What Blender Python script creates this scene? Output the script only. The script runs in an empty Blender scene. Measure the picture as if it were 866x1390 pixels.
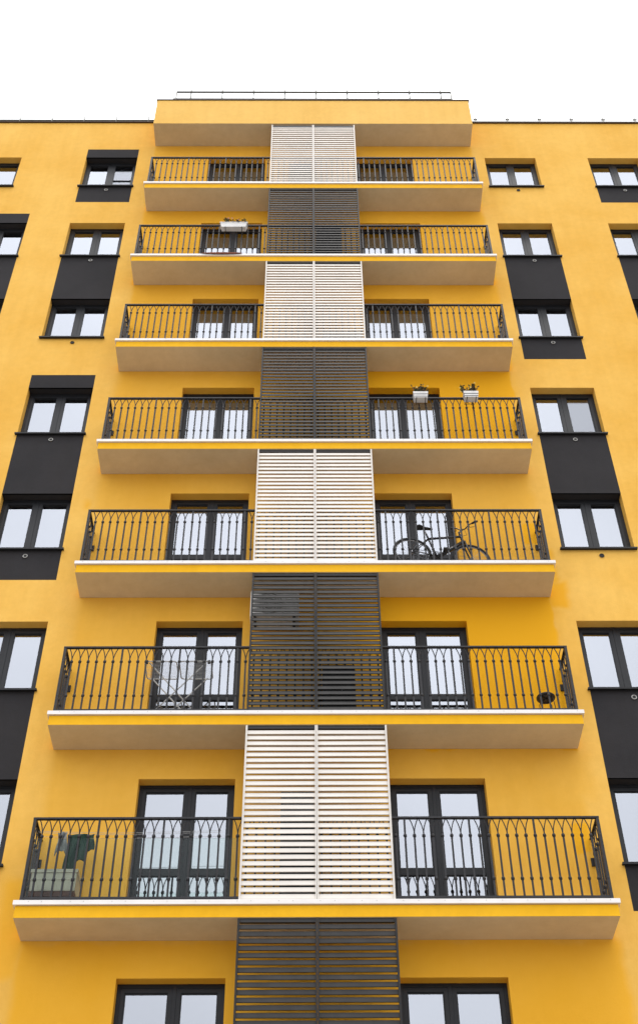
import bpy, bmesh, math, random
from mathutils import Vector, Matrix
random.seed(7)
R = math.radians
sc = bpy.context.scene
COL = sc.collection

# ------------------------------------------------------------------ materials
def new_mat(name):
    m = bpy.data.materials.new(name); m.use_nodes = True
    nt = m.node_tree
    return m, nt, nt.nodes, nt.links, nt.nodes['Principled BSDF']

def math_node(nt, op, a, b=None, clamp=False):
    n = nt.nodes.new('ShaderNodeMath'); n.operation = op; n.use_clamp = clamp
    for k, v in enumerate((a, b)):
        if v is None: continue
        if isinstance(v, (int, float)): n.inputs[k].default_value = v
        else: nt.links.new(v, n.inputs[k])
    return n.outputs[0]

def noise(nt, scale, detail=4, rough=.55, vec=None, stretch=None):
    n = nt.nodes.new('ShaderNodeTexNoise'); n.inputs['Scale'].default_value = scale
    n.inputs['Detail'].default_value = detail; n.inputs['Roughness'].default_value = rough
    if vec is None:
        g = nt.nodes.new('ShaderNodeNewGeometry'); vec = g.outputs['Position']
    if stretch:
        mp = nt.nodes.new('ShaderNodeMapping'); mp.inputs['Scale'].default_value = stretch
        nt.links.new(vec, mp.inputs['Vector']); vec = mp.outputs['Vector']
    nt.links.new(vec, n.inputs['Vector'])
    return n.outputs['Fac']

def ramp(nt, fac, stops):
    r = nt.nodes.new('ShaderNodeValToRGB'); nt.links.new(fac, r.inputs['Fac'])
    el = r.color_ramp.elements
    while len(el) < len(stops): el.new(.5)
    for e, (p, c) in zip(el, stops): e.position = p; e.color = (*c, 1)
    return r.outputs['Color']

def mix(nt, fac, a, b, mode='MIX'):
    n = nt.nodes.new('ShaderNodeMixRGB'); n.blend_type = mode
    for k, v in (('Fac', fac), ('Color1', a), ('Color2', b)):
        if isinstance(v, (int, float)): n.inputs[k].default_value = v
        elif isinstance(v, tuple): n.inputs[k].default_value = (*v, 1)
        else: nt.links.new(v, n.inputs[k])
    return n.outputs['Color']

def bump(nt, bsdf, h, strength, dist):
    b = nt.nodes.new('ShaderNodeBump'); b.inputs['Strength'].default_value = strength
    b.inputs['Distance'].default_value = dist
    nt.links.new(h, b.inputs['Height']); nt.links.new(b.outputs['Normal'], bsdf.inputs['Normal'])

def simple(name, col, rough=.5, metal=0., var=.12, scale=6., bmp=None, spec=.5):
    m, nt, N, L, b = new_mat(name)
    f = noise(nt, scale, 5)
    lo = tuple(c * (1 - var) for c in col); hi = tuple(min(1, c * (1 + var)) for c in col)
    L.new(ramp(nt, f, [(.3, lo), (.7, hi)]), b.inputs['Base Color'])
    b.inputs['Roughness'].default_value = rough; b.inputs['Metallic'].default_value = metal
    b.inputs['Specular IOR Level'].default_value = spec
    if bmp: bump(nt, b, noise(nt, bmp[0], 3), bmp[1], bmp[2])
    return m

def stucco(name, base, light, fresh=None, rects=(), fine=190.):
    m, nt, N, L, b = new_mat(name)
    col = ramp(nt, noise(nt, .55, 6, .6), [(.34, base), (.68, light)])
    # vertical rain streaking and trowel mottling
    st = noise(nt, 1.0, 6, .6, stretch=(5.5, 5.5, .35))
    col = mix(nt, .5, col, ramp(nt, st, [(.35, (.93, .905, .86)), (.62, (1., 1., 1.))]), 'MULTIPLY')
    mo = noise(nt, 7., 7, .68)
    col = mix(nt, .8, col, ramp(nt, mo, [(.3, (.90, .885, .86)), (.72, (1., 1., 1.))]), 'MULTIPLY')
    if fresh:
        g = nt.nodes.new('ShaderNodeNewGeometry')
        nz = nt.nodes.new('ShaderNodeTexNoise'); nz.inputs['Scale'].default_value = 2.2; nz.inputs['Detail'].default_value = 5
        L.new(g.outputs['Position'], nz.inputs['Vector'])
        off = nt.nodes.new('ShaderNodeVectorMath'); off.operation = 'MULTIPLY_ADD'
        L.new(nz.outputs['Color'], off.inputs[0]); off.inputs[1].default_value = (.16, 0, .3)
        L.new(g.outputs['Position'], off.inputs[2])
        sep = nt.nodes.new('ShaderNodeSeparateXYZ'); L.new(off.outputs[0], sep.inputs[0])
        tot = None
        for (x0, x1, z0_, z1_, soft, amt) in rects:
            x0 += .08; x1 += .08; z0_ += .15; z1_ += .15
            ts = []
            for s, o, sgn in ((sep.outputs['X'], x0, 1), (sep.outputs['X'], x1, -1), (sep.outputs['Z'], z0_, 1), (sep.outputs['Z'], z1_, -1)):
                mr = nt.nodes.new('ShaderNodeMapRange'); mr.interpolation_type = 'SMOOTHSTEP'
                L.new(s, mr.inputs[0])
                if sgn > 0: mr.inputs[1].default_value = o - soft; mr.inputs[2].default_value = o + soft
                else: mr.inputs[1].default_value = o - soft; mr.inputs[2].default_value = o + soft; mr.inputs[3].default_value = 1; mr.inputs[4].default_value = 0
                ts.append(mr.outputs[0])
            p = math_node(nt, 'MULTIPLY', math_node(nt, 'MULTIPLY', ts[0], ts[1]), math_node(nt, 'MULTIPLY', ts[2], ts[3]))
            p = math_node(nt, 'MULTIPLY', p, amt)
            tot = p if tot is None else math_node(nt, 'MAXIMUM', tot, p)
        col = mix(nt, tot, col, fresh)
    L.new(col, b.inputs['Base Color'])
    b.inputs['Roughness'].default_value = .92; b.inputs['Specular IOR Level'].default_value = .2
    h = math_node(nt, 'ADD', noise(nt, fine, 3), math_node(nt, 'MULTIPLY', noise(nt, 28., 4), .8))
    bump(nt, b, h, .45, .006)
    return m

# ------------------------------------------------------------------ layout (metres, wall face at y = 0)
CAMZ = 1.6
Z1 = 8.106 + CAMZ                       # underside of the lowest fully visible balcony slab (row 1)
H = 3.0
def zr(row, rel=0.): return Z1 + H * (row - 1) + rel
HW = 3.9                                # half length of the balconies
BD = .623                               # how far they stand out
WT = zr(8, 1.25)                        # top of the wall

YB, YL = (.81, .445, .072), (.90, .545, .125)
YF = (.84, .405, .008)
rects = [(-3.9, 4.02, zr(2) - .02, zr(3) - .3, .04, .95), (1.0, 3.92, zr(4), zr(5), .04, .95), (-2.2, 3.95, zr(5) - 2.6, zr(5), .2, .6),
         (-3.95, 3.98, zr(6), zr(7), .06, .7), (-3.95, 3.98, zr(7, .2), zr(8), .05, .55), (-3.9, 3.98, zr(5), zr(6), .06, .65),
         (3.58, 3.84, zr(1, 1.28), zr(1, 1.76), .03, .9), (3.62, 3.95, zr(3, 1.22), zr(3, 1.76), .03, .95),
         (3.85, 4.2, zr(3, -.25), zr(3, .35), .08, .85), (3.88, 4.08, zr(3, .3), zr(3, 1.1), .06, .7), (-3.9, 1.0, zr(4, .1), zr(5), .15, .55),
         (-3.9, 4.0, zr(1, -2.6), zr(1), .08, .7), (-4.25, -3.85, zr(1, -.5), zr(1, .9), .10, .6), (-4.1, -3.98, zr(4, -.9), zr(4, -.7), .08, .6),
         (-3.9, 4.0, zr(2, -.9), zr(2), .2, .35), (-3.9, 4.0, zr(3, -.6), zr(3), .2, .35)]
M = {}
# left half of row 2 keeps the faded coat, so its first rectangle starts at the middle
rects[0] = (.6, 3.9, zr(2) - .02, zr(3) + .1, .04, .95)
rects.append((-3.9, 3.9, zr(0), zr(8), .12, .38))
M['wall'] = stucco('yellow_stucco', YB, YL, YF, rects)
M['fascia'] = stucco('fascia_stucco', (.87, .46, .014), (.90, .50, .022))
M['parapet'] = stucco('parapet_stucco', (.86, .52, .13), (.90, .57, .16))
M['dark'] = stucco('anthracite_stucco', (.026, .025, .028), (.036, .034, .037))
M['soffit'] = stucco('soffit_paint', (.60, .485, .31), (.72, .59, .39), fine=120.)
M['flash'] = simple('white_flashing', (.80, .77, .75), .35, 0, .05, 3.)
M['frame'] = simple('anthracite_frame', (.013, .014, .017), .45, 0, .15, 9., spec=.3)
M['sill'] = simple('dark_sill', (.014, .014, .016), .55, 0, .2, spec=.25)
M['iron'] = simple('wrought_iron', (.020, .020, .023), .5, .0, .25, 30., (90., .3, .001), spec=.3)
M['white_metal'] = simple('white_powdercoat', (.68, .64, .59), .5, 0, .06, 2.)
M['grey_metal'] = simple('grey_powdercoat', (.024, .023, .023), .55, 0, .25, 5., spec=.22)
M['coping'] = simple('brown_coping', (.05, .032, .022), .6, 0, .2, spec=.25)
M['galv'] = simple('roof_rail_steel', (.20, .20, .18), .5, .5, .15)
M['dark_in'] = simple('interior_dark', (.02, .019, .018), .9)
M['vent'] = simple('vent_metal', (.42, .41, .39), .4, .4)
M['vent_dark'] = simple('vent_hole', (.02, .02, .02), .8)
M['concrete'] = simple('concrete_paving', (.27, .255, .23), .9, 0, .15, 1.3, (60., .3, .004))
M['roofing'] = simple('roof_felt', (.10, .10, .10), .9)
M['tyre'] = simple('tyre_rubber', (.012, .012, .013), .7)
M['bike'] = simple('bike_frame_paint', (.02, .021, .024), .25)
M['alu'] = simple('alloy', (.35, .35, .36), .3, .9)
M['wire'] = simple('rack_wire', (.45, .45, .44), .45, .1)
M['ac'] = simple('ac_white', (.72, .71, .68), .45, 0, .04)
M['plastic_white'] = simple('planter_white', (.66, .65, .64), .5, 0, .10)
M['plastic_beige'] = simple('crate_beige', (.50, .46, .38), .55, 0, .1)
M['brown'] = simple('brown_box', (.10, .042, .03), .7, 0, .2)
M['soil'] = simple('soil', (.03, .02, .015), .95)
M['leaf'] = simple('leaf', (.05, .075, .025), .6, 0, .4, 30.)
M['twig'] = simple('dry_twig', (.12, .07, .035), .8, 0, .3, 30.)
M['petal'] = simple('pink_petal', (.62, .25, .33), .6, 0, .2, 30.)
M['petal_y'] = simple('yellow_petal', (.75, .55, .12), .6, 0, .2, 30.)
M['cloth_green'] = simple('dark_green_cloth', (.008, .035, .022), .9, 0, .25, 14., (140., .4, .002))
M['cloth_grey'] = simple('grey_cloth', (.20, .21, .21), .9, 0, .35, 22.)
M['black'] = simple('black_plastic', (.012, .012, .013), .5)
M['rug'] = simple('worn_red_mat', (.17, .05, .025), .95, 0, .35, 12.)
M['debris'] = simple('dry_garland', (.13, .10, .07), .9, 0, .5, 40.)

def glass_mat(name, reflect, body, rough=.02):
    """coated window glass: mirror-like layer over what stands behind the pane"""
    m, nt, N, L, b = new_mat(name)
    N.remove(b)
    out = N['Material Output']
    fr = nt.nodes.new('ShaderNodeFresnel'); fr.inputs['IOR'].default_value = reflect
    gl = nt.nodes.new('ShaderNodeBsdfGlossy'); gl.inputs['Roughness'].default_value = rough
    gl.inputs['Color'].default_value = (.88, .92, 1.0, 1)
    tr = nt.nodes.new('ShaderNodeBsdfTransparent'); tr.inputs['Color'].default_value = (*body, 1)
    mx = nt.nodes.new('ShaderNodeMixShader')
    bp = nt.nodes.new('ShaderNodeBump'); bp.inputs['Strength'].default_value = .05; bp.inputs['Distance'].default_value = .002
    L.new(noise(nt, 2.2, 2), bp.inputs['Height']); L.new(bp.outputs['Normal'], gl.inputs['Normal'])
    L.new(fr.outputs[0], mx.inputs[0]); L.new(tr.outputs[0], mx.inputs[1]); L.new(gl.outputs[0], mx.inputs[2])
    L.new(mx.outputs[0], out.inputs['Surface'])
    return m
M['glass'] = glass_mat('window_glass', 4.8, (.62, .66, .68))
M['glass_dull'] = glass_mat('screened_glass', 3.2, (.75, .75, .75), .10)
M['clear'] = glass_mat('clear_sheet', 1.18, (.93, .97, .95), .03)

def curtain_mat():
    m, nt, N, L, b = new_mat('net_curtain')
    f = noise(nt, 1., 4, .6, stretch=(26., 1., .5))
    L.new(ramp(nt, f, [(.3, (.50, .51, .54)), (.7, (.72, .73, .76))]), b.inputs['Base Color'])
    b.inputs['Roughness'].default_value = .95
    return m
M['curtain'] = curtain_mat()
CURT = [M['curtain'], simple('curtain_cream', (.62, .56, .45), .95, 0, .1, 3.), simple('curtain_grey', (.30, .30, .32), .95, 0, .15, 3.), M['dark_in'], M['curtain']]

# ------------------------------------------------------------------ mesh helpers
class MB:
    def __init__(s): s.bm = bmesh.new()
    def box(s, x0, x1, y0, y1, z0, z1, mi=0, mat=None):
        v = [s.bm.verts.new((x, y, z)) for z in (z0, z1) for y in (y0, y1) for x in (x0, x1)]
        if mat is not None:
            for q in v: q.co = mat @ q.co
        for f in ((0, 2, 3, 1), (4, 5, 7, 6), (0, 1, 5, 4), (2, 6, 7, 3), (0, 4, 6, 2), (1, 3, 7, 5)):
            fc = s.bm.faces.new([v[i] for i in f]); fc.material_index = mi
        return s
    def quad(s, pts, mi=0):
        f = s.bm.faces.new([s.bm.verts.new(p) for p in pts]); f.material_index = mi; return s
    def tube(s, pts, r, n=6, closed=False, mi=0, r2=None, cap=True):
        pts = [Vector(p) for p in pts]; N = len(pts); rings = []
        rr = r if isinstance(r, (list, tuple)) else [r] * N
        up = None
        for i, p in enumerate(pts):
            if closed: t = pts[(i + 1) % N] - pts[i - 1]
            else: t = pts[min(i + 1, N - 1)] - pts[max(i - 1, 0)]
            t.normalize()
            if up is None: up = Vector((0, 0, 1)) if abs(t.z) < .9 else Vector((1, 0, 0))
            a = t.cross(up)
            if a.length < 1e-4: a = t.cross(Vector((0, 1, 0)))
            a.normalize(); b = a.cross(t).normalized(); up = b
            ring = []
            for k in range(n):
                ang = 2 * math.pi * (k + .5) / n
                ring.append(s.bm.verts.new(p + a * math.cos(ang) * rr[i] + b * math.sin(ang) * (r2 if r2 else rr[i])))
            rings.append(ring)
        for i in range(N if closed else N - 1):
            A, B = rings[i], rings[(i + 1) % N]
            for k in range(n):
                f = s.bm.faces.new((A[k], A[(k + 1) % n], B[(k + 1) % n], B[k])); f.material_index = mi; f.smooth = n > 4
        if not closed and cap:
            for ring, rev in ((rings[0], True), (rings[-1], False)):
                f = s.bm.faces.new(ring[::-1] if rev else ring); f.material_index = mi
        return s
    def torus(s, c, rad, r, axis='y', n=32, m=8, mi=0):
        c = Vector(c); pts = []
        for i in range(n):
            a = 2 * math.pi * i / n
            d = {'y': Vector((math.cos(a), 0, math.sin(a))), 'z': Vector((math.cos(a), math.sin(a), 0)), 'x': Vector((0, math.cos(a), math.sin(a)))}[axis]
            pts.append(c + d * rad)
        return s.tube(pts, r, m, closed=True, mi=mi)
    def build(s, name, mat, parent=None, loc=None, bevel=0, smooth=False):
        bmesh.ops.recalc_face_normals(s.bm, faces=s.bm.faces)
        me = bpy.data.meshes.new(name); s.bm.to_mesh(me); s.bm.free()
        for m_ in (mat if isinstance(mat, (list, tuple)) else [mat]): me.materials.append(m_)
        if smooth:
            for p in me.polygons: p.use_smooth = True
        o = bpy.data.objects.new(name, me); COL.objects.link(o)
        if parent: o.parent = parent
        if loc: o.location = loc
        if bevel:
            md = o.modifiers.new('bevel', 'BEVEL'); md.width = bevel; md.segments = 2; md.limit_method = 'ANGLE'
        return o

def tag(o, label=None, cat=None, group=None, kind=None):
    for k, v in (('label', label), ('category', cat), ('group', group), ('kind', kind)):
        if v: o[k] = v
    return o
def empty(name, loc=(0, 0, 0), rz=0.):
    o = bpy.data.objects.new(name, None); COL.objects.link(o); o.location = loc; o.rotation_euler = (0, 0, rz); return o
def copy_to(src, parent, loc, subs=True):
    c = src.copy(); COL.objects.link(c); c.parent = parent; c.location = loc
    for ch in src.children:
        d = ch.copy(); COL.objects.link(d); d.parent = c
    return c

# ------------------------------------------------------------------ ground
g = MB(); g.quad([(-400, -400, 0), (400, -400, 0), (400, 400, 0), (-400, 400, 0)])
tag(g.build('ground', M['concrete']), kind='structure')

# ------------------------------------------------------------------ building
BX = 11.5
bld = empty('apartment_building', (0, 0, 0))
tag(bld, 'tall yellow apartment building with anthracite panels, balconies and louvred screens', 'building')

REV = .165
wx = {'A': (-7.86, -6.60), 'B': (-5.615, -4.345), 'C': (4.25, 5.51), 'D': (6.81, 8.07)}
ROWS = range(0, 8)
openings = []            # (x0, x1, z0, z1, kind, col, row, dark above)
panels = []              # anthracite rectangles
for c in 'ABCD':
    for r_ in ROWS:
        x0, x1 = wx[c]
        if c == 'A' and r_ == 7: x0, x1 = -8.47, -7.21
        hi = False
        if c in 'AB' and (c, r_) not in (('A', 7),):
            # A: header at 6, panel 6-5, ... ; B: header 7, panel 6-5, header 4, panel 4-3, panel 2-1
            pass
        openings.append([x0, x1, zr(r_, 1.09), zr(r_, 2.49), 'win', c, r_])
def col_panel(c, row, lo, hi): panels.append((wx[c][0], wx[c][1], zr(row, lo), zr(row, hi)))
HD = 2.89; LO = .40; SI = 1.09; LT = 2.49
for c in 'AB':
    pass
# between two storeys: from the sill of the upper window down to the lintel of the lower one
def between(c, up): panels.append((wx[c][0], wx[c][1], zr(up - 1, LT), zr(up, SI)))
def header(c, row): panels.append((wx[c][0], wx[c][1], zr(row, LT), zr(row, HD)))
def below(c, row): panels.append((wx[c][0], wx[c][1], zr(row, LO), zr(row, SI)))
header('B', 7); below('B', 7); between('B', 6); header('B', 4); between('B', 4); below('B', 3); between('B', 2); below('B', 0)
between('C', 6); below('C', 5); between('C', 4); between('C', 2); below('C', 1)
header('A', 6); between('A', 6); below('A', 5); between('A', 3); below('A', 1)
below('D', 7); between('D', 6); below('D', 4); between('D', 3); between('D', 1)
dz0, dz1 = .24, 2.49
for r_ in ROWS:
    openings.append([-2.585, -1.18, zr(r_, dz0), zr(r_, dz1), 'door', 'L', r_])
    openings.append([1.06, 2.46, zr(r_, dz0), zr(r_, dz1), 'door', 'R', r_])

# wall sheet as a grid of cells with real openings and reveals
xs = sorted({round(v, 4) for o in openings for v in o[:2]} | {round(v, 4) for p in panels for v in p[:2]} | {-BX, BX})
zs = sorted({round(v, 4) for o in openings for v in o[2:4]} | {round(v, 4) for p in panels for v in p[2:]} | {0., round(WT, 4)})
def inside(x, z, L_): return next((k for k in L_ if k[0] < x < k[1] and k[2] < z < k[3]), None)
w = MB(); vc = {}
def V(x, z):
    if (x, z) not in vc: vc[(x, z)] = w.bm.verts.new((x, 0, z))
    return vc[(x, z)]
for i in range(len(xs) - 1):
    for j in range(len(zs) - 1):
        cx, cz = (xs[i] + xs[i + 1]) / 2, (zs[j] + zs[j + 1]) / 2
        if inside(cx, cz, openings) or inside(cx, cz, panels): continue
        w.bm.faces.new((V(xs[i], zs[j]), V(xs[i + 1], zs[j]), V(xs[i + 1], zs[j + 1]), V(xs[i], zs[j + 1])))
BACK = REV + .12
for (x0, x1, z0, z1, k, c, r_) in openings:
    topdark = inside((x0 + x1) / 2, z1 + .05, panels)
    botdark = inside((x0 + x1) / 2, z0 - .05, panels)
    w.quad([(x0, 0, z0), (x0, BACK, z0), (x0, BACK, z1), (x0, 0, z1)])
    w.quad([(x1, 0, z0), (x1, 0, z1), (x1, BACK, z1), (x1, BACK, z0)])
    w.quad([(x0, 0, z1), (x0, BACK, z1), (x1, BACK, z1), (x1, 0, z1)], 1 if topdark else 0)
    w.quad([(x0, 0, z0), (x1, 0, z0), (x1, BACK, z0), (x0, BACK, z0)], 1 if botdark else 0)
w.quad([(-BX, 0, 0), (-BX, 0, WT), (-BX, 13, WT), (-BX, 13, 0)])
w.quad([(BX, 0, 0), (BX, 13, 0), (BX, 13, WT), (BX, 0, WT)])
w.quad([(-BX, 13, 0), (-BX, 13, WT), (BX, 13, WT), (BX, 13, 0)])
w.build('wall', [M['wall'], M['dark']], bld)
rf = MB(); rf.quad([(-BX, 0, WT - .02), (BX, 0, WT - .02), (BX, 13, WT - .02), (-BX, 13, WT - .02)])
rf.build('roof', M['roofing'], bld)
for a_, b_ in ((-BX - .04, -3.97), (3.97, BX + .04)):
    cp = MB(); cp.box(a_, b_, -.045, .4, WT, WT + .026); cp.build('coping', M['coping'], bld)
for (x0, x1, z0, z1) in panels:
    p = MB(); p.box(x0, x1, .0, .03, z0, z1); p.build('facade_panel', M['dark'], bld)

# ---- windows: frame with two sashes, panes, curtain, sill, vent
def rect_frame(m, x0, x1, z0, z1, y0, y1, t):
    tl, tr_, tb, tt = t
    m.box(x0, x0 + tl, y0, y1, z0, z1); m.box(x1 - tr_, x1, y0, y1, z0, z1)
    m.box(x0 + tl, x1 - tr_, y0, y1, z0, z0 + tb); m.box(x0 + tl, x1 - tr_, y0, y1, z1 - tt, z1)
def window_proto(W, Hh, pat):
    """origin at lower left corner of the opening, wall face at y=0"""
    f = MB()
    y = REV
    mid = W / 2
    rect_frame(f, 0, W, 0, Hh, y, y + .07, (.045, .045, .05, .05))
    f.box(mid - .022, mid + .022, y, y + .07, .05, Hh - .05)
    panes = []
    for a, b_ in ((.047, mid - .024), (mid + .024, W - .047)):
        rect_frame(f, a, b_, .052, Hh - .052, y + .006, y + .05, (.052, .066, .06, .06) if a < mid / 2 else (.066, .052, .06, .06))
        rect_frame(f, a + .05, b_ - .05, .1, Hh - .1, y + .02, y + .045, (.02, .02, .02, .02))
        panes.append((a + .055, b_ - .055, .105, Hh - .105))
    return f, panes
def build_window(x0, x1, z0, z1, c, r_):
    W, Hh = x1 - x0, z1 - z0
    f, panes = window_proto(W, Hh, None)
    fo = f.build('window', M['frame'], bld, (x0, 0, z0))
    for i, (a, b_, e, h) in enumerate(panes):
        dull = (c, r_, i) in (('B', 7, 1), ('C', 4, 1))
        p = MB(); p.box(a, b_, REV + .035, REV + .041, e, h)
        po = p.build('pane', M['glass_dull'] if dull else M['glass'], fo)
    cu = MB()
    n = 60; prev = None
    open_ = (c, r_) in (('B', 7), ('D', 7))
    ph = random.uniform(0, 6)
    for i in range(n + 1):
        x = .03 + (W - .06) * i / n
        yy = REV + .10 + .016 * math.sin(i * 1.15 + ph) + .006 * math.sin(i * 2.7 + ph)
        cur = (cu.bm.verts.new((x, yy, .02)), cu.bm.verts.new((x, yy, Hh - .02)))
        if prev: cu.bm.faces.new((prev[0], cur[0], cur[1], prev[1]))
        prev = cur
    cu.build('curtain', CURT[0] if (c, r_) in (('C', 4), ('B', 7)) else random.choice(CURT), fo, smooth=True)
    if c == 'B' and r_ == 7:     # fly screen bar in the opened right half
        s = MB(); s.box(W / 2 + .09, W - .09, REV + .012, REV + .03, Hh * .42, Hh * .42 + .018); s.build('screen_bar', M['frame'], fo)
    s = MB(); s.box(-.035, W + .035, -.055, REV, -.012, .010); s.box(-.035, W + .035, -.060, -.050, -.024, .0105)
    s.build('sill', M['sill'], fo)
def vent(x, z, light):
    v = MB(); v.torus((0, -.012, 0), .036, .008, 'y', 20, 6, 0)
    v.tube([(0, .0, 0), (0, -.012, 0)], .030, 16, mi=1)
    v.build('vent_ring', [M['vent'] if light else M['grey_metal'], M['vent_dark'] if light else M['grey_metal']], bld, (x, 0, z))
for (x0, x1, z0, z1, k, c, r_) in openings:
    if k == 'win':
        build_window(x0, x1, z0, z1, c, r_)
        dark = inside((x0 + x1) / 2, z0 - .1, panels)
        if c in 'BC' or r_ == 7: vent((x0 + x1) / 2 + .03, z0 - .15, bool(dark) or (c, r_) == ('B', 1))

# ---- balcony doors
def build_door(x0, x1, z0, z1, c, r_):
    W, Hh = x1 - x0, z1 - z0
    wide = .60 if c == 'L' else .525      # left sash glass wider on the left doors
    f = MB(); y = REV
    rect_frame(f, 0, W, 0, Hh, y, y + .07, (.045, .045, .05, .05))
    split = .045 + wide + .10
    if c == 'R': split = W - .045 - .60 - .10
    f.box(split - .025, split + .025, y, y + .07, .05, Hh - .05)
    for a, b_ in ((.047, split - .027), (split + .027, W - .047)):
        rect_frame(f, a, b_, .052, Hh - .052, y + .006, y + .05, (.055, .055, .08, .06))
        f.box(a + .057, b_ - .057, y + .006, y + .05, .80, .90)
        rect_frame(f, a + .052, b_ - .052, .9, Hh - .11, y + .02, y + .045, (.016,) * 4)
    fo = f.build('balcony_door', M['frame'], bld, (x0, 0, z0))
    for a, b_ in ((.10, split - .08), (split + .08, W - .10)):
        for e, h in ((.13, .80), (.90, Hh - .11)):
            p = MB(); p.box(a, b_, REV + .035, REV + .041, e, h); p.build('pane', M['glass'], fo)
    cu = MB(); n = 64; prev = None; ph = random.uniform(0, 6)
    for i in range(n + 1):
        x = .03 + (W - .06) * i / n
        yy = REV + .105 + .014 * math.sin(i * 1.05 + ph)
        cur = (cu.bm.verts.new((x, yy, .02)), cu.bm.verts.new((x, yy, Hh - .02)))
        if prev: cu.bm.faces.new((prev[0], cur[0], cur[1], prev[1]))
        prev = cur
    cu.build('curtain', random.choice(CURT) if r_ not in (7, 6) else M['dark_in'], fo, smooth=True)
for (x0, x1, z0, z1, k, c, r_) in openings:
    if k == 'door': build_door(x0, x1, z0, z1, c, r_)
# dark room volume behind the facade so that nothing glows behind the panes
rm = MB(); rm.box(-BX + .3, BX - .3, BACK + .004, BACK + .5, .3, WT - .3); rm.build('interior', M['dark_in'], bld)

# ---- balconies
RY = -.555                               # railing plane
RT, RB = 1.475, .305                      # top and bottom rail (relative to the slab underside)
def arch(m, x, z0, z1, dx, y=None, along='x'):
    pts = []
    for k in range(7):
        t = k / 6; o = dx * t ** 1.75
        pts.append((x + o, RY, z0 + (z1 - z0) * t) if along == 'x' else (y, x + o, z0 + (z1 - z0) * t))
    m.tube(pts, .0062, 5)
def railing_run(m, a, b, posts, along, fixed):
    """balusters between a and b; posts = how many straight-through bars"""
    n = max(1, round(abs(b - a) / .1265)); st = (b - a) / n
    pitch_post = 7
    for i in range(n + 1):
        u = a + st * i
        post = posts(i, n)
        P = (lambda z: (u, fixed, z)) if along == 'x' else (lambda z: (fixed, u, z))
        top = RT if post else 1.215
        m.tube([P(RB - (.06 if post else .012)), P(top)], .0172 if not post else .0185, 4)
        for zc in (1.215, .575):
            m.tube([P(zc - .026), P(zc - .012), P(zc + .012), P(zc + .026)], [.017, .0245, .0245, .017], 6)
        if not post:
            for s_ in (-1, 1):
                if (i == 0 and s_ * st < 0) or (i == n and s_ * st > 0): continue
                pts = []
                for k in range(7):
                    t = k / 6; o = s_ * abs(st) * .46 * t ** 1.9
                    pts.append((u + o, fixed, 1.235 + (RT - 1.235) * t) if along == 'x' else (fixed, u + o, 1.235 + (RT - 1.235) * t))
                m.tube(pts, .0078, 5)
ral = MB()
E = 3.85
def posts_front(i, n):
    d = min(i, n - i); return d % 7 == 0 and d <= 21
railing_run(ral, -E, E, posts_front, 'x', RY)
for sx in (-1, 1):
    railing_run(ral, RY + .11, -.06, lambda i, n: i == n, 'y', sx * E)
    ral.box(sx * E - .022, sx * E + .022, RY + .022, -.002, RT, RT + .016)
    ral.box(sx * E - .014, sx * E + .014, RY + .016, -.002, RB - .012, RB + .012)
    ral.box(sx * E - .02, sx * E + .02, RY - .02, RY + .02, .237, RT)
    # wall plate with bracket
    ral.box(sx * E - .055, sx * E + .055, -.024, -.002, 1.06, 1.18)
ral.box(-E - .022, E + .022, RY - .022, RY + .022, RT, RT + .026)
ral.box(-E - .016, E + .016, RY - .016, RY + .016, RB - .014, RB + .016)
for k in range(4):
    for sx in (-1, 1):
        x = sx * (E - .8856 * k); ral.box(x - .02, x + .02, RY - .02, RY + .02, .237, .25)
ral_me = None
def slab(r_):
    s = MB()
    s.box(-HW, HW, -BD, -.001, 0, .168)
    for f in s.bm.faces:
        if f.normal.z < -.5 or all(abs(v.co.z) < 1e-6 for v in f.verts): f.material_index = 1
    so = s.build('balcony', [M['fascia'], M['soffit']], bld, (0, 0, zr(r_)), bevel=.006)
    fl = MB()
    fl.box(-HW - .03, HW + .03, -BD - .03, -.002, .172, .235)
    for k in range(-14, 15):                # fixing screws along the edge
        fl.tube([(k * .27 + .05 * math.sin(k * 3.1 + r_), -BD - .03, .213), (k * .27 + .05 * math.sin(k * 3.1 + r_), -BD - .034, .213)], .006, 6, mi=1)
    fl.build('edge_flashing', [M['flash'], M['vent']], so, bevel=.004)
    return so
ro = None; bal = {}
for r_ in ROWS:
    so = slab(r_); bal[r_] = so
    if ro is None:
        ro = ral.build('railing', M['iron'], so)
    else:
        c = ro.copy(); COL.objects.link(c); c.parent = so

# ---- louvred screens: two panels per storey, white and grey in turn
LW = 1.017; LH = 3.0 - .235
def louvre_proto(white):
    mat = M['white_metal'] if white else M['grey_metal']
    m = MB(); x0, x1 = .022, LW - .018
    n = 28; z0 = .240 + .045; pitch = (3.0 - .06 - z0) / (n - .2)
    t, w_, th = (R(77), .037, .007) if white else (R(77), .036, .0075)
    prof = [(-w_ + .002, -th), (w_ - .002, -th), (w_, -th + .003), (w_, th - .003), (w_ - .002, th), (-w_ + .002, th), (-w_, th - .003), (-w_, -th + .003)]
    rnd = random.Random(3 if white else 8)
    for i in range(n):
        zc = z0 + pitch * i + .02
        tt = t + R(rnd.uniform(-1.6, 1.6)); sag = rnd.uniform(-.0012, .0012)
        ring = [(-.592 + p * math.cos(tt) - q * math.sin(tt), zc + p * math.sin(tt) + q * math.cos(tt)) for p, q in prof]
        A = [m.bm.verts.new((x0, y, z - sag)) for y, z in ring]; B = [m.bm.verts.new((x1, y, z + sag)) for y, z in ring]
        K = len(prof)
        for k in range(K): m.bm.faces.new((A[k], A[(k + 1) % K], B[(k + 1) % K], B[k]))
    return m, mat
lp = {}
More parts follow.
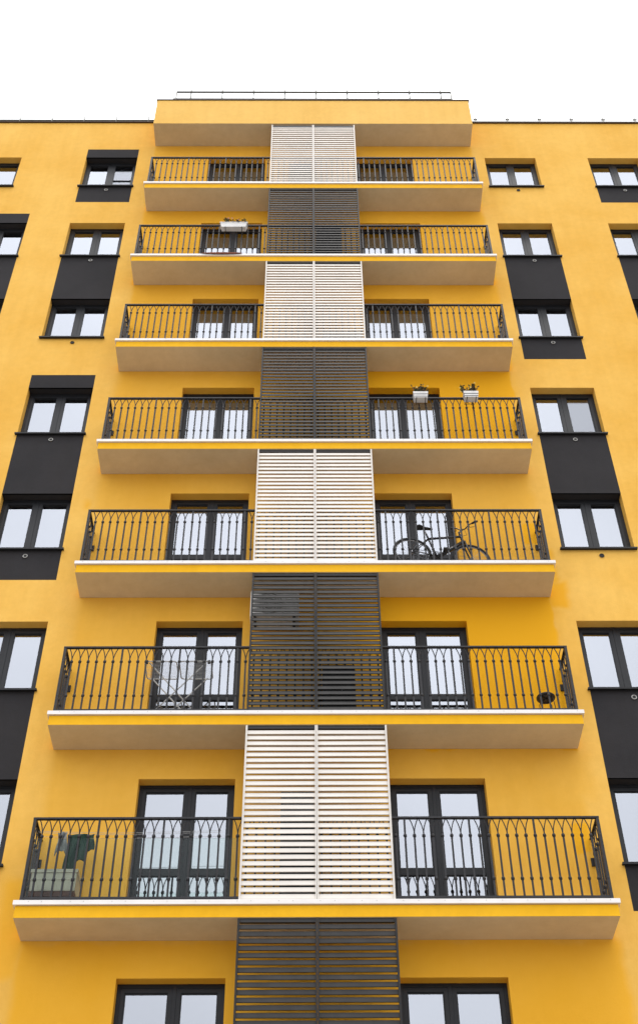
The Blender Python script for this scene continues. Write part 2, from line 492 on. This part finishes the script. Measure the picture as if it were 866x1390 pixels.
def place_louvre(white, row, side):
    key = (white, side)
    if key not in lp:
        m, mat = louvre_proto(white)
        if side == 0:
            for v in m.bm.verts: v.co.x = -v.co.x
        o = m.build('louvre_screen', mat, bld, (0, 0, zr(row)))
        f = MB(); s = 1 if side else -1
        def bx(a, b_, *r): f.box(min(s * a, s * b_), max(s * a, s * b_), *r)
        bx(.002, .022, -.628, -.572, .2385, 2.985); bx(LW - .022, LW + .004, -.628, -.572, .2385, 2.985)
        bx(.022, LW - .022, -.615, -.580, .2385, .268)
        f.build('screen_frame', mat, o)
        f = MB(); bx(.024, LW - .024, -.600, -.555, 2.945, 2.997); f.build('top_shade_strip', M['black'], o)  # black bar stands in for the shade between slab and first slat
        lp[key] = o
    else:
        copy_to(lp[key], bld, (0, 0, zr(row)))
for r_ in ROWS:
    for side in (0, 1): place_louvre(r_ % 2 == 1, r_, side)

# ---- projecting roof box over the top balconies
rb = MB(); rb.box(-HW - .055, HW + .055, -BD, -.001, zr(8, .062), zr(8, 1.27))
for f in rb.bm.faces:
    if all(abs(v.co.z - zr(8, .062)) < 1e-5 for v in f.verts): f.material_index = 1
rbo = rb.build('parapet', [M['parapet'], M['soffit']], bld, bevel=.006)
cc = MB(); cc.box(-HW - .075, HW + .075, -BD - .02, .4, zr(8, 1.272), zr(8, 1.305)); cc.build('coping', M['coping'], rbo)
# roof safety rails
rr = MB(); ry = -BD + .16; zt = zr(8, 1.305)
rr.tube([(-3.53, ry, zt + .74), (3.58, ry, zt + .74)], .027, 6)
rr.tube([(-3.60, ry, zt + .37), (3.58, ry, zt + .37)], .018, 6)
x = -3.16
while x < 3.5:
    rr.tube([(x, ry + .02, zt), (x, ry + .02, zt + .92)], .018, 6); rr.tube([(x, ry + .02, zt + .7), (x, ry + .55, zt)], .012, 5); x += .81
for x in (-3.53, 3.58): rr.tube([(x, ry, zt), (x, ry, zt + .74)], .02, 6)
rr.build('roof_railing', M['galv'], bld)
for sx, nm in ((-1, 0), (1, 1)):
    m = MB(); a, b_ = (-BX + .1, -4.0) if sx < 0 else (4.0, BX - .1)
    yy = .32; zz = WT + .035
    if sx < 0: m.tube([(a, yy, zz + .72), (b_, yy, zz + .72)], .026, 6)
    else: m.tube([(a, yy, zz + .70), (b_, yy, zz + .70)], .007, 5)
    x = a + .3
    while x < b_ or False:
        if x > b_: break
        m.tube([(x, yy, zz), (x, yy, zz + .90)], .018, 6); m.box(x - .05, x + .05, yy - .02, yy + .02, zz + .78, zz + .81) if sx > 0 else None
        x += .845
    m.build('roof_railing', M['galv'], bld)

# ---- divider between the two flats on every balcony, behind the louvres
for r_ in range(1, 8):
    d = MB(); d.box(-.02, .02, -.50, -.002, .245, 2.3); d.build('balcony_divider', M['grey_metal'], bld, (0, 0, zr(r_)))
# clear wind screen fixed inside the left railing of row 1
cs = MB(); cs.box(-E + .03, -1.06, RY + .020, RY + .024, .33, 1.20)
cs.build('wind_screen', M['clear'], bal[1])
ck = MB()
for x in (-3.6, -2.7, -1.9, -1.2):
    ck.box(x - .006, x + .006, RY - .02, RY + .03, RT + .0, RT + .023)
ck.build('screen_clip', M['alu'], bal[1])

# ================================================================== things on the balconies
def FL(row): return zr(row, .236)        # floor level

# ---- bicycle, row 3 right
def bicycle():
    A, B = Vector((1.615, -.475, 0)), Vector((2.62, -.31, 0))
    d = (B - A); L_ = d.length; rz = math.atan2(d.y, d.x)
    root = empty('bicycle', (A.x, A.y, FL(3)), rz)
    tag(root, 'black bicycle standing on the balcony behind the railing, handlebar to the right', 'bicycle')
    r = .335; wz = r
    bb = Vector((.42, 0, .29)); seat = Vector((.27, 0, .80)); head_t = Vector((.86, 0, .88)); head_b = Vector((.905, 0, .72))
    rear = Vector((0, 0, wz)); front = Vector((L_, 0, wz)); st = Vector((.30, 0, .70))
    f = MB()
    f.tube([bb, head_b], .034, 8); f.tube([st, head_t + Vector((.01, 0, -.04))], .022, 8); f.tube([bb, seat], .017, 8); f.tube([head_b, head_t], .022, 8)
    for s in (-1, 1):
        o = Vector((0, s * .055, 0)); f.tube([bb + o * .5, rear + o], .010, 6); f.tube([st + o * .3, rear + o], .009, 6)
    f.build('frame', M['bike'], root)
    k = MB()
    for s in (-1, 1):
        o = Vector((0, s * .05, 0)); k.tube([head_b + Vector((.01, s * .05, -.03)), front + o], [.018, .012], 8)
    k.tube([head_b + Vector((.01, -.06, -.03)), head_b + Vector((.01, .06, -.03))], .018, 8)
    k.build('fork', M['bike'], root)
    for c in (rear, front):
        w_ = MB(); w_.torus(c, r - .027, .027, 'y', 40, 8)
        wo = w_.build('wheel', M['tyre'], root)
        q = MB(); q.torus(c, r - .052, .010, 'y', 40, 6); q.tube([c - Vector((0, .045, 0)), c + Vector((0, .045, 0))], .022, 10)
        q.build('rim', M['alu'], wo)
        q = MB()
        for i in range(28):
            a = 2 * math.pi * i / 28
            q.tube([c + Vector((.02 * math.cos(a + .8), .03 * (-1) ** i, .02 * math.sin(a + .8))), c + Vector(((r - .055) * math.cos(a), 0, (r - .055) * math.sin(a)))], .0014, 3)
        q.build('spokes', M['alu'], wo)
    s = MB(); s.tube([seat, seat + Vector((-.03, 0, .12))], .013, 8)
    s.build('seat_post', M['alu'], root)
    s = MB(); sp = seat + Vector((-.035, 0, .14))
    s.tube([sp + Vector((-.13, 0, .005)), sp + Vector((-.09, 0, .012)), sp + Vector((0, 0, 0)), sp + Vector((.15, 0, .0))], [.05, .075, .04, .018], 10, r2=.022)
    s.build('saddle', M['black'], root)
    h = MB(); ht = head_t + Vector((-.015, 0, .05))
    h.tube([head_t, ht, ht + Vector((.08, 0, .09))], .016, 8)
    c = ht + Vector((.08, 0, .09))
    bar = Matrix.Rotation(R(60), 3, 'Z')     # bar turned so that the bike stands flat against the railing
    pts = [Vector((-.05, .20, .05)), Vector((-.03, .12, .05)), Vector((0, .04, 0)), Vector((0, -.04, 0)), Vector((-.03, -.12, .05)), Vector((-.04, -.28, .07))]
    h.tube([c + bar @ p for p in pts], .011, 8)
    ho = h.build('handlebar', M['bike'], root)
    for e0, e1 in ((pts[0], pts[1]), (pts[5], pts[4])):
        gq = MB(); gq.tube([c + bar @ e0, c + bar @ (e0 + (e1 - e0) * .65)], .020, 8); gq.build('grip', M['black'], ho)
    bl = MB()
    for p in (pts[1], pts[4]):
        bl.tube([c + bar @ p, c + bar @ (p + Vector((.05, 0, -.02))), c + bar @ (p + Vector((.05, .09 if p.y > 0 else -.08, -.03)))], .006, 5)
    bl.build('brake_lever', M['black'], ho)
    cr = MB(); cr.torus(bb + Vector((0, -.045, 0)), .088, .006, 'y', 24, 5); cr.torus(bb + Vector((0, -.045, 0)), .06, .008, 'y', 24, 5)
    for s_ in (-1, 1):
        e = bb + Vector((.165 * -s_ * .8, s_ * .075, .165 * s_ * -.55)); cr.tube([bb + Vector((0, s_ * .07, 0)), e], .011, 6)
        cr.box(e.x - .045, e.x + .045, e.y - (.09 if s_ < 0 else 0), e.y + (.09 if s_ > 0 else 0), e.z - .011, e.z + .011)
    cr.build('crankset', M['black'], root)
    ch = MB(); c0 = bb + Vector((0, -.045, 0)); c1 = rear + Vector((0, -.045, 0))
    ch.tube([c0 + Vector((0, 0, .088)), c1 + Vector((0, 0, .04)), c1 + Vector((-.04, 0, 0)), c1 + Vector((0, 0, -.05)), c0 + Vector((0, 0, -.088))], .005, 4)
    ch.torus(c1, .042, .009, 'y', 18, 5)
    ch.build('chain', M['grey_metal'], root)
    cb = MB()
    cb.tube([c + Vector((.05, -.03, .02)), c + Vector((.10, -.03, -.05)), head_b + Vector((.10, -.02, .02)), head_b + Vector((.05, -.02, -.12))], .0035, 4)
    cb.tube([c + Vector((.04, .03, .02)), c + Vector((.07, .03, -.09)), head_t + Vector((-.06, .02, -.05)), st + Vector((.1, 0, .03))], .0035, 4)
    cb.build('cable', M['black'], root)
bicycle()

# ---- folding clothes rack, row 2 left
def drying_rack():
    x0, x1, y0, y1 = -2.62, -1.60, -.50, -.06; cx, cy = (x0 + x1) / 2, (y0 + y1) / 2
    root = empty('drying_rack', (cx, cy, FL(2)))
    tag(root, 'white wire folding clothes drying rack standing empty before the balcony door', 'clothes rack')
    w2, d2, zt = (x1 - x0) / 2, (y1 - y0) / 2, 1.03
    def rr_(xa, xb, ya, yb, z, rad=.05):
        pts = []
        for (qx, qy, a0) in ((xb - rad, yb - rad, 0), (xa + rad, yb - rad, 90), (xa + rad, ya + rad, 180), (xb - rad, ya + rad, 270)):
            for k in range(5):
                a = R(a0 + 22.5 * k); pts.append((qx + rad * math.cos(a), qy + rad * math.sin(a), z))
        return pts
    for xa, xb in ((-w2, -.02), (.02, w2)):
        m = MB(); m.tube(rr_(xa, xb, -d2, d2, zt), .010, 6, closed=True); o = m.build('rail_frame', M['wire'], root)
        m = MB()
        for k in range(1, 13):
            yy = -d2 + 2 * d2 * k / 13; m.tube([(xa + .005, yy, zt), (xb - .005, yy, zt)], .0022, 4)
        for k in range(1, 4):
            xx = xa + (xb - xa) * k / 4; m.tube([(xx, -d2, zt - .003), (xx, d2, zt - .003)], .0028, 4)
        m.build('wires', M['wire'], o)
    for s in (-1, 1):
        for yy in (-d2 + .03, d2 - .03):
            m = MB(); m.tube([(s * (w2 - .08), yy, zt - .01), (-s * (w2 - .12), yy * .9, .01)], .011, 6)
            m.build('leg', M['wire'], root)
    m = MB()
    for s in (-1, 1):
        m.tube([(s * (w2 - .12), -d2 * .8, .012), (s * (w2 - .12), d2 * .8, .012)], .008, 6)
        m.box(s * w2 * .93 - .02, s * w2 * .93 + .02, -d2 - .01, -d2 + .03, zt - .03, zt + .015)
    m.build('crossbar', M['black'], root)
drying_rack()

# ---- laundry and crate, row 1 left
def cloth(name, x0, x1, ztop, prof, y, mat, folds, amp, label, thick=.008):
    m = MB(); n = 40; k = 22; G = []
    for i in range(n + 1):
        t = i / n; x = x0 + (x1 - x0) * t; zb = prof(t); row = []
        for j in range(k + 1):
            s = j / k
            yy = y + amp * (.35 + s) * math.sin(t * folds + 1.4 * s) + .012 * math.sin(s * 6 + t * 9)
            row.append(m.bm.verts.new((x + .012 * math.sin(s * 5 + t * 4), yy, ztop + (zb - ztop) * s)))
        G.append(row)
    for i in range(n):
        for j in range(k):
            m.bm.faces.new((G[i][j], G[i + 1][j], G[i + 1][j + 1], G[i][j + 1]))
    o = m.build(name, mat, None, smooth=True)
    md = o.modifiers.new('thickness', 'SOLIDIFY'); md.thickness = thick
    return tag(o, label, 'laundry')
zt1 = zr(1, 1.40)
def pg(t):
    if t < .36: return zr(1, .80) + .10 * abs(t - .2)
    if t < .74: return zr(1, 1.00) - .02 * t
    return zr(1, 1.13) + .03 * t
cloth('hanging_garment', -3.43, -3.05, zt1, pg, -.30, M['cloth_green'], 17, .020, 'dark green garment hanging from the clothes line on the lowest balcony')
cloth('hanging_cloth', -3.56, -3.42, zt1 + .01, lambda t: zr(1, 1.06) + .07 * math.sin(t * 3), -.335, M['cloth_grey'], 12, .025, 'small grey cloth hanging just left of the dark green garment')
ln = MB()
for yy in (-.34, -.30, -.2):
    ln.tube([(-E + .02, yy, zr(1, 1.43)), (-2.8, yy, zr(1, 1.395)), (-1.3, yy, zr(1, 1.43))], .0025, 4)
tag(ln.build('clothes_line', M['wire']), 'thin clothes lines strung behind the lowest left railing', 'clothes line')
br = MB(); 
cr = empty('storage_crate', (-3.50, -.27, FL(1)))
tag(cr, 'beige plastic crate with a ribbed rim, on the brown box in the lowest balcony corner', 'crate')
def crate_box(m, w_, d_, z0, z1, t=.012):
    m.box(-w_ / 2, w_ / 2, -d_ / 2, d_ / 2, z0, z0 + t)
    m.box(-w_ / 2, w_ / 2, -d_ / 2, -d_ / 2 + t, z0 + t, z1); m.box(-w_ / 2, w_ / 2, d_ / 2 - t, d_ / 2, z0 + t, z1)
    m.box(-w_ / 2, -w_ / 2 + t, -d_ / 2 + t, d_ / 2 - t, z0 + t, z1); m.box(w_ / 2 - t, w_ / 2, -d_ / 2 + t, d_ / 2 - t, z0 + t, z1)
m = MB(); crate_box(m, .60, .34, .246, .55); m.build('crate_body', M['plastic_beige'], cr, bevel=.004)
m = MB()
m.box(-.315, .315, -.185, -.171, .505, .555); m.box(-.315, .315, .171, .185, .505, .555); m.box(-.315, -.301, -.171, .171, .505, .555); m.box(.301, .315, -.171, .171, .505, .555)
m.box(-.305, .305, -.178, -.171, .40, .415)
m.build('rim', M['plastic_beige'], cr, bevel=.003)
m = MB()
for xx in (-.2, .05, .2): m.box(xx - .006, xx + .006, -.176, -.171, .27, .40)
m.build('rib', M['plastic_beige'], cr)
lo = empty('wooden_box', (-3.50, -.27, FL(1))); tag(lo, 'brown wooden box on the balcony floor carrying the beige crate', 'box')
m = MB()
for k in range(3): m.box(-.3, .3, -.17, -.155, .006 + k * .08, .078 + k * .08); m.box(-.3, .3, .155, .17, .006 + k * .08, .078 + k * .08)
m.build('plank_side', M['brown'], lo)
m = MB(); m.box(-.3, -.285, -.155, .155, 0, .24); m.box(.285, .3, -.155, .155, 0, .24); m.box(-.285, .285, -.155, .155, .0, .012); m.build('end_panel', M['brown'], lo)
tr = MB(); tr.box(-.20, .20, -.10, .08, .0, .035); tr.box(-.18, .18, -.08, .06, .035, .05)
tag(tr.build('lid', M['black'], None, (-3.52, -.27, FL(1) + .556), bevel=.012), 'flat black lid lying on top of the beige crate', 'lid')

# ---- round stool, row 2 right
def stool():
    root = empty('round_stool', (3.47, -.33, FL(2)))
    tag(root, 'small black round stool on thin bent legs in the balcony corner', 'stool')
    m = MB(); m.tube([(0, 0, .435), (0, 0, .445), (0, 0, .46), (0, 0, .468)], [.135, .142, .142, .13], 28); m.build('seat', M['black'], root)
    m = MB(); m.torus((0, 0, .43), .105, .008, 'z', 28, 6); m.build('seat_ring', M['iron'], root)
    for k in range(4):
        a = R(45 + 90 * k); c, s = math.cos(a), math.sin(a)
        m = MB(); m.tube([(-.03 * c, -.03 * s, .428), (.10 * c, .10 * s, .425), (.125 * c, .125 * s, .38), (.16 * c, .16 * s, .0)], .007, 6); m.build('leg', M['iron'], root)
stool()

# ---- flower boxes
def planter(x, row, w_, h_, d_, zrel, striped, label, seed, pink):
    rnd = random.Random(seed)
    yb = RY - .03 - d_
    root = empty('flower_box', (x, yb + d_ / 2, zr(row, zrel)))
    tag(root, label, 'flower box', 'flower boxes hung on the railings')
    m = MB(); n = 4 if striped else 1; t = .01
    # tapered walls
    def ring(z, s): return [(-w_ / 2 * s, -d_ / 2 * s, z), (w_ / 2 * s, -d_ / 2 * s, z), (w_ / 2 * s, d_ / 2 * s, z), (-w_ / 2 * s, d_ / 2 * s, z)]
    lv = 8 if striped else 3; prev = None
    for k in range(lv + 1):
        z = h_ * k / lv; s_ = .88 + .12 * k / lv + (.012 * (k % 2) if striped else 0)
        cur = [m.bm.verts.new(p) for p in ring(z, s_)]
        if prev:
            for q in range(4):
                f = m.bm.faces.new((prev[q], prev[(q + 1) % 4], cur[(q + 1) % 4], cur[q])); f.material_index = 1 if (striped and k in (2, 5)) else 0
        else: m.bm.faces.new(cur[::-1])
        prev = cur
    body = m.build('box_body', [M['plastic_white'], M['grey_metal']], root)
    m = MB(); m.box(-w_ / 2 + .004, w_ / 2 - .004, -d_ / 2 + .004, d_ / 2 - .004, h_ - .03, h_ - .012); m.build('soil', M['soil'], root)
    if not striped:
        m = MB(); rect = (w_ / 2 + .008, d_ / 2 + .006)
        m.box(-rect[0], rect[0], -rect[1], -d_ / 2, h_ - .022, h_ + .003); m.box(-rect[0], rect[0], d_ / 2, rect[1], h_ - .022, h_ + .003)
        m.box(-rect[0], -w_ / 2, -d_ / 2, d_ / 2, h_ - .022, h_ + .003); m.box(w_ / 2, rect[0], -d_ / 2, d_ / 2, h_ - .022, h_ + .003); m.build('rim', M['plastic_white'], root)
    m = MB()
    for xx in (-w_ * .3, w_ * .3):      # hooks over the top rail
        hy = RY - (yb + d_ / 2); top = RT + .03 - zrel
        m.tube([(xx, d_ / 2, h_ * .3), (xx, d_ / 2 + .012, top), (xx, hy + .03, top), (xx, hy + .03, top - .05)], .005, 5)
        m.tube([(xx, -d_ / 2, -.006), (xx, d_ / 2 + .008, -.006), (xx, d_ / 2 + .01, h_ * .5)], .006, 5)
    m.build('hook', M['iron'], root)
    # plants: stems, leaves, blossoms
    st, lf, fl = MB(), MB(), MB()
    nst = 34 if not striped else 30
    for k in range(nst):
        x0 = rnd.uniform(-w_ * .42, w_ * .42) if striped else rnd.choice((rnd.uniform(-w_ * .35, -.02), rnd.uniform(.05, w_ * .35)))
        y0 = rnd.uniform(-d_ * .3, d_ * .3)
        hh = rnd.uniform(.08, .26) if striped else rnd.uniform(.05, .20) * (1.15 if x0 < 0 else .65)
        dx, dy = rnd.uniform(-.09, .09), rnd.uniform(-.07, .05)
        p = [Vector((x0, y0, h_ - .015)), Vector((x0 + dx * .4, y0 + dy * .4, h_ + hh * .6)), Vector((x0 + dx, y0 + dy, h_ + hh))]
        st.tube(p, [.006, .005, .003], 4)
        for q in range(9 if not striped else 5):
            t = rnd.uniform(.25, 1); b0 = p[0].lerp(p[1], min(1, t * 1.6)) if t < .6 else p[1].lerp(p[2], (t - .6) / .4)
            dr = Vector((rnd.uniform(-1, 1), rnd.uniform(-1, 1), rnd.uniform(-.4, .8))).normalized(); sd = dr.cross(Vector((rnd.random(), rnd.random(), 1))).normalized()
            L_, W_ = rnd.uniform(.03, .065), rnd.uniform(.009, .02)
            lf.quad([b0, b0 + dr * L_ * .5 + sd * W_, b0 + dr * L_, b0 + dr * L_ * .5 - sd * W_], rnd.choice((0, 0, 1)))
        if rnd.random() < (.35 if pink else .12):
            for q in range(6):
                a = q * R(60); e = p[2]; fl.quad([e, e + Vector((math.cos(a - .4) * .014, -.006, math.sin(a - .4) * .014)), e + Vector((math.cos(a) * .024, -.01, math.sin(a) * .024)), e + Vector((math.cos(a + .4) * .014, -.006, math.sin(a + .4) * .014))])
    if striped:                           # trailing dry shoots under the pot
        for k in range(9):
            x0 = rnd.uniform(-w_ * .4, w_ * .4)
            st.tube([(x0, d_ * .3, h_ - .02), (x0, d_ / 2 + .02, h_ * .6), (x0 + rnd.uniform(-.05, .05), d_ / 2 + .01, -.05), (x0 + rnd.uniform(-.08, .08), d_ * .2, -rnd.uniform(.05, .12))], .003, 4)
    st.build('stem', M['twig'], root); lf.build('leaves', [M['leaf'], M['twig']], root)
    if len(fl.bm.faces): fl.build('blossom', M['petal'] if pink else M['petal_y'], root)
planter(-1.76, 6, .60, .17, .14, 1.20, False, 'long white flower box with pink blossoms hung outside the upper left railing', 3, True)
planter(1.985, 4, .28, .165, .15, 1.32, True, 'striped white pot on the railing in front of the right balcony door', 5, False)
planter(2.93, 4, .28, .165, .15, 1.335, True, 'striped white pot on the railing before plain yellow wall', 9, False)

# ---- air conditioners and stored furniture half hidden by the louvres
def ac_unit(x, y, row, zrel, label):
    root = empty('air_conditioner', (x, y, zr(row, zrel)))
    tag(root, label, 'air conditioner')
    m = MB(); m.box(-.39, .39, -.14, .14, 0, .54); m.build('casing', M['ac'], root, bevel=.012)
    m = MB(); 
    for k in range(1, 7): m.torus((-.09, -.146, .27), .035 * k, .003, 'y', 28, 4)
    m.build('fan_grille', M['grey_metal'], root)
    m = MB(); m.box(-.33, -.29, -.16, .16, -.03, -.002); m.box(.29, .33, -.16, .16, -.03, -.002); m.build('bracket', M['grey_metal'], root)
ac_unit(-.655, -.30, 2, 2.22, 'white air conditioner on the wall, its edge showing left of the grey louvres')
ac_unit(.56, -.24, 5, .30, 'white air conditioner on the floor behind white louvres, the fifth balcony up')
def cabinet(x0, x1, row, h_, label, mat):
    root = empty('balcony_cabinet', ((x0 + x1) / 2, -.25, FL(row))); tag(root, label, 'cabinet'); w_ = (x1 - x0) / 2
    m = MB(); m.box(-w_, w_, -.19, .2, 0, h_); m.build('cabinet_body', mat, root, bevel=.006)
    for s in (-1, 1):
        m = MB(); m.box(min(s * .004, s * (w_ - .01)), max(s * .004, s * (w_ - .01)), -.206, -.192, .04, h_ - .03); o = m.build('cabinet_door', mat, root, bevel=.003)
        q = MB(); q.box(s * .04 - .006, s * .04 + .006, -.222, -.207, h_ * .45, h_ * .45 + .12); q.build('handle', M['alu'], o)
cabinet(-.50, -.04, 1, 1.75, 'dark tall cabinet behind the white louvres of the lowest balcony', M['black'])
cabinet(.05, .62, 6, 1.35, 'dark low cabinet behind the grey louvres, second balcony from the top', M['black'])
cabinet(-.55, -.05, 7, 1.2, 'grey green cabinet behind the topmost white louvres', simple('greygreen_board', (.16, .20, .19), .6))
cabinet(.10, .60, 2, 1.0, 'black low cabinet behind the grey louvres, below the bicycle balcony', M['black'])

# ---- mat hanging over the slab edge, row 6; thin dark mat on the right
m = MB(); n = 16; G = []
for i in range(n + 1):
    x = -2.42 + .86 * i / n; e = math.sin(math.pi * i / n) ** .6
    G.append([m.bm.verts.new((x, -.40, .012)), m.bm.verts.new((x, -BD - .03, .012 + .01 * math.sin(i))), m.bm.verts.new((x + .02, -BD - .045 - .015 * e, .008)), m.bm.verts.new((x + .03, -BD - .05, -.045 * e))])
for i in range(n):
    for j in range(3): m.bm.faces.new((G[i][j], G[i + 1][j], G[i + 1][j + 1], G[i][j + 1]))
o = m.build('floor_mat', M['rug'], None, (0, 0, FL(6)), smooth=True); o.modifiers.new('thickness', 'SOLIDIFY').thickness = .008
tag(o, 'reddish brown worn mat sagging over the edge of the upper left balcony', 'mat')
m = MB(); m.box(-.9, .9, -.08, .1, 0, .035); m.box(-.86, .3, -.04, .08, .035, .06)
tag(m.build('rolled_mat', M['black'], None, (1.35, -BD + .09, FL(6)), bevel=.012), 'flat black mat lying along the edge of the upper right balcony', 'mat')
# ---- dry garland wound along the bottom rail, row 3 left
m = MB(); rnd = random.Random(4)
pts = [(-3.4 + 2.3 * i / 60, RY - .03 + .012 * math.sin(i * 1.9), .030 + .014 * math.sin(i * 1.3) + rnd.uniform(-.006, .006)) for i in range(61)]
m.tube(pts, .007, 5)
for i in range(150):
    p = Vector(pts[rnd.randrange(61)]); d = Vector((rnd.uniform(-1, 1), rnd.uniform(-1, .3), rnd.uniform(-.5, 1))).normalized() * rnd.uniform(.015, .035); s = d.cross(Vector((0, 0, 1))).normalized() * .008
    m.quad([p, p + d * .5 + s, p + d, p + d * .5 - s])
tag(m.build('dry_garland', M['debris'], None, (0, 0, FL(3))), 'dry brown garland lying along the foot of the left railing', 'garland')

# ------------------------------------------------------------------ camera, light, sky
f_px, pitch, yaw, roll, D = 1737.8468, .81455973, .01087836, .00851706, 16.01373
cam = bpy.data.cameras.new('camera'); co = bpy.data.objects.new('camera', cam); COL.objects.link(co); sc.camera = co
Rx = Vector((math.cos(yaw), -math.sin(yaw), 0)); Fy = Vector((math.sin(yaw), math.cos(yaw), 0)); Up = Vector((0, 0, 1))
fw = Fy * math.cos(pitch) + Up * math.sin(pitch); uc = Up * math.cos(pitch) - Fy * math.sin(pitch)
right = Rx * math.cos(roll) - uc * math.sin(roll); up = Rx * math.sin(roll) + uc * math.cos(roll)
mat = Matrix((right, up, -fw)).transposed().to_4x4(); mat.translation = Vector((-.097, -D, CAMZ)); co.matrix_world = mat
cam.sensor_fit = 'VERTICAL'; cam.sensor_height = 36; cam.lens = f_px / 1390 * 36
cam.shift_y = -45 / 1390; cam.clip_end = 2000; cam.clip_start = .1

SUN_EL = 75                             # high, slightly in front of the facade, veiled by cloud
sun = bpy.data.lights.new('sun', 'SUN'); sun.energy = .8; sun.angle = R(18); sun.color = (1, .96, .91)
so = bpy.data.objects.new('sun', sun); COL.objects.link(so)
sd = Vector((math.cos(R(SUN_EL)) * .25, -math.cos(R(SUN_EL)), math.sin(R(SUN_EL))))
so.rotation_euler = sd.to_track_quat('Z', 'Y').to_euler()
world = bpy.data.worlds.new('World'); sc.world = world; world.use_nodes = True
nt = world.node_tree; N, L = nt.nodes, nt.links
bg = N['Background']
sky = N.new('ShaderNodeTexSky'); sky.sky_type = 'NISHITA'; sky.sun_disc = False
sky.sun_elevation = R(SUN_EL); sky.sun_rotation = math.atan2(sd.x, sd.y)
sky.air_density = 1.0; sky.dust_density = 3.0
tc = N.new('ShaderNodeTexCoord'); sp = N.new('ShaderNodeSeparateXYZ'); L.new(tc.outputs['Generated'], sp.inputs[0])
zc = math_node(nt, 'MAXIMUM', sp.outputs['Z'], 0.)
grad = math_node(nt, 'MULTIPLY', math_node(nt, 'ADD', math_node(nt, 'MULTIPLY', zc, .62), .38), 23.0)   # overcast: brighter overhead
cn = noise(nt, 2.6, 5, .55, vec=tc.outputs['Generated']); grad = math_node(nt, 'MULTIPLY', grad, math_node(nt, 'ADD', math_node(nt, 'MULTIPLY', cn, .7), .65))
cl = N.new('ShaderNodeCombineXYZ')
L.new(grad, cl.inputs[0]); L.new(math_node(nt, 'MULTIPLY', grad, 1.01), cl.inputs[1]); L.new(math_node(nt, 'MULTIPLY', grad, 1.04), cl.inputs[2])
L.new(mix(nt, .12, cl.outputs[0], sky.outputs[0]), bg.inputs['Color']); bg.inputs['Strength'].default_value = .1
sc.view_settings.view_transform = 'Standard'; sc.view_settings.look = 'None'; sc.view_settings.gamma = 1
sc.view_settings.exposure = 0.22; sc.view_settings.use_curve_mapping = False
sc.cycles.max_bounces = 8; sc.cycles.transparent_max_bounces = 12
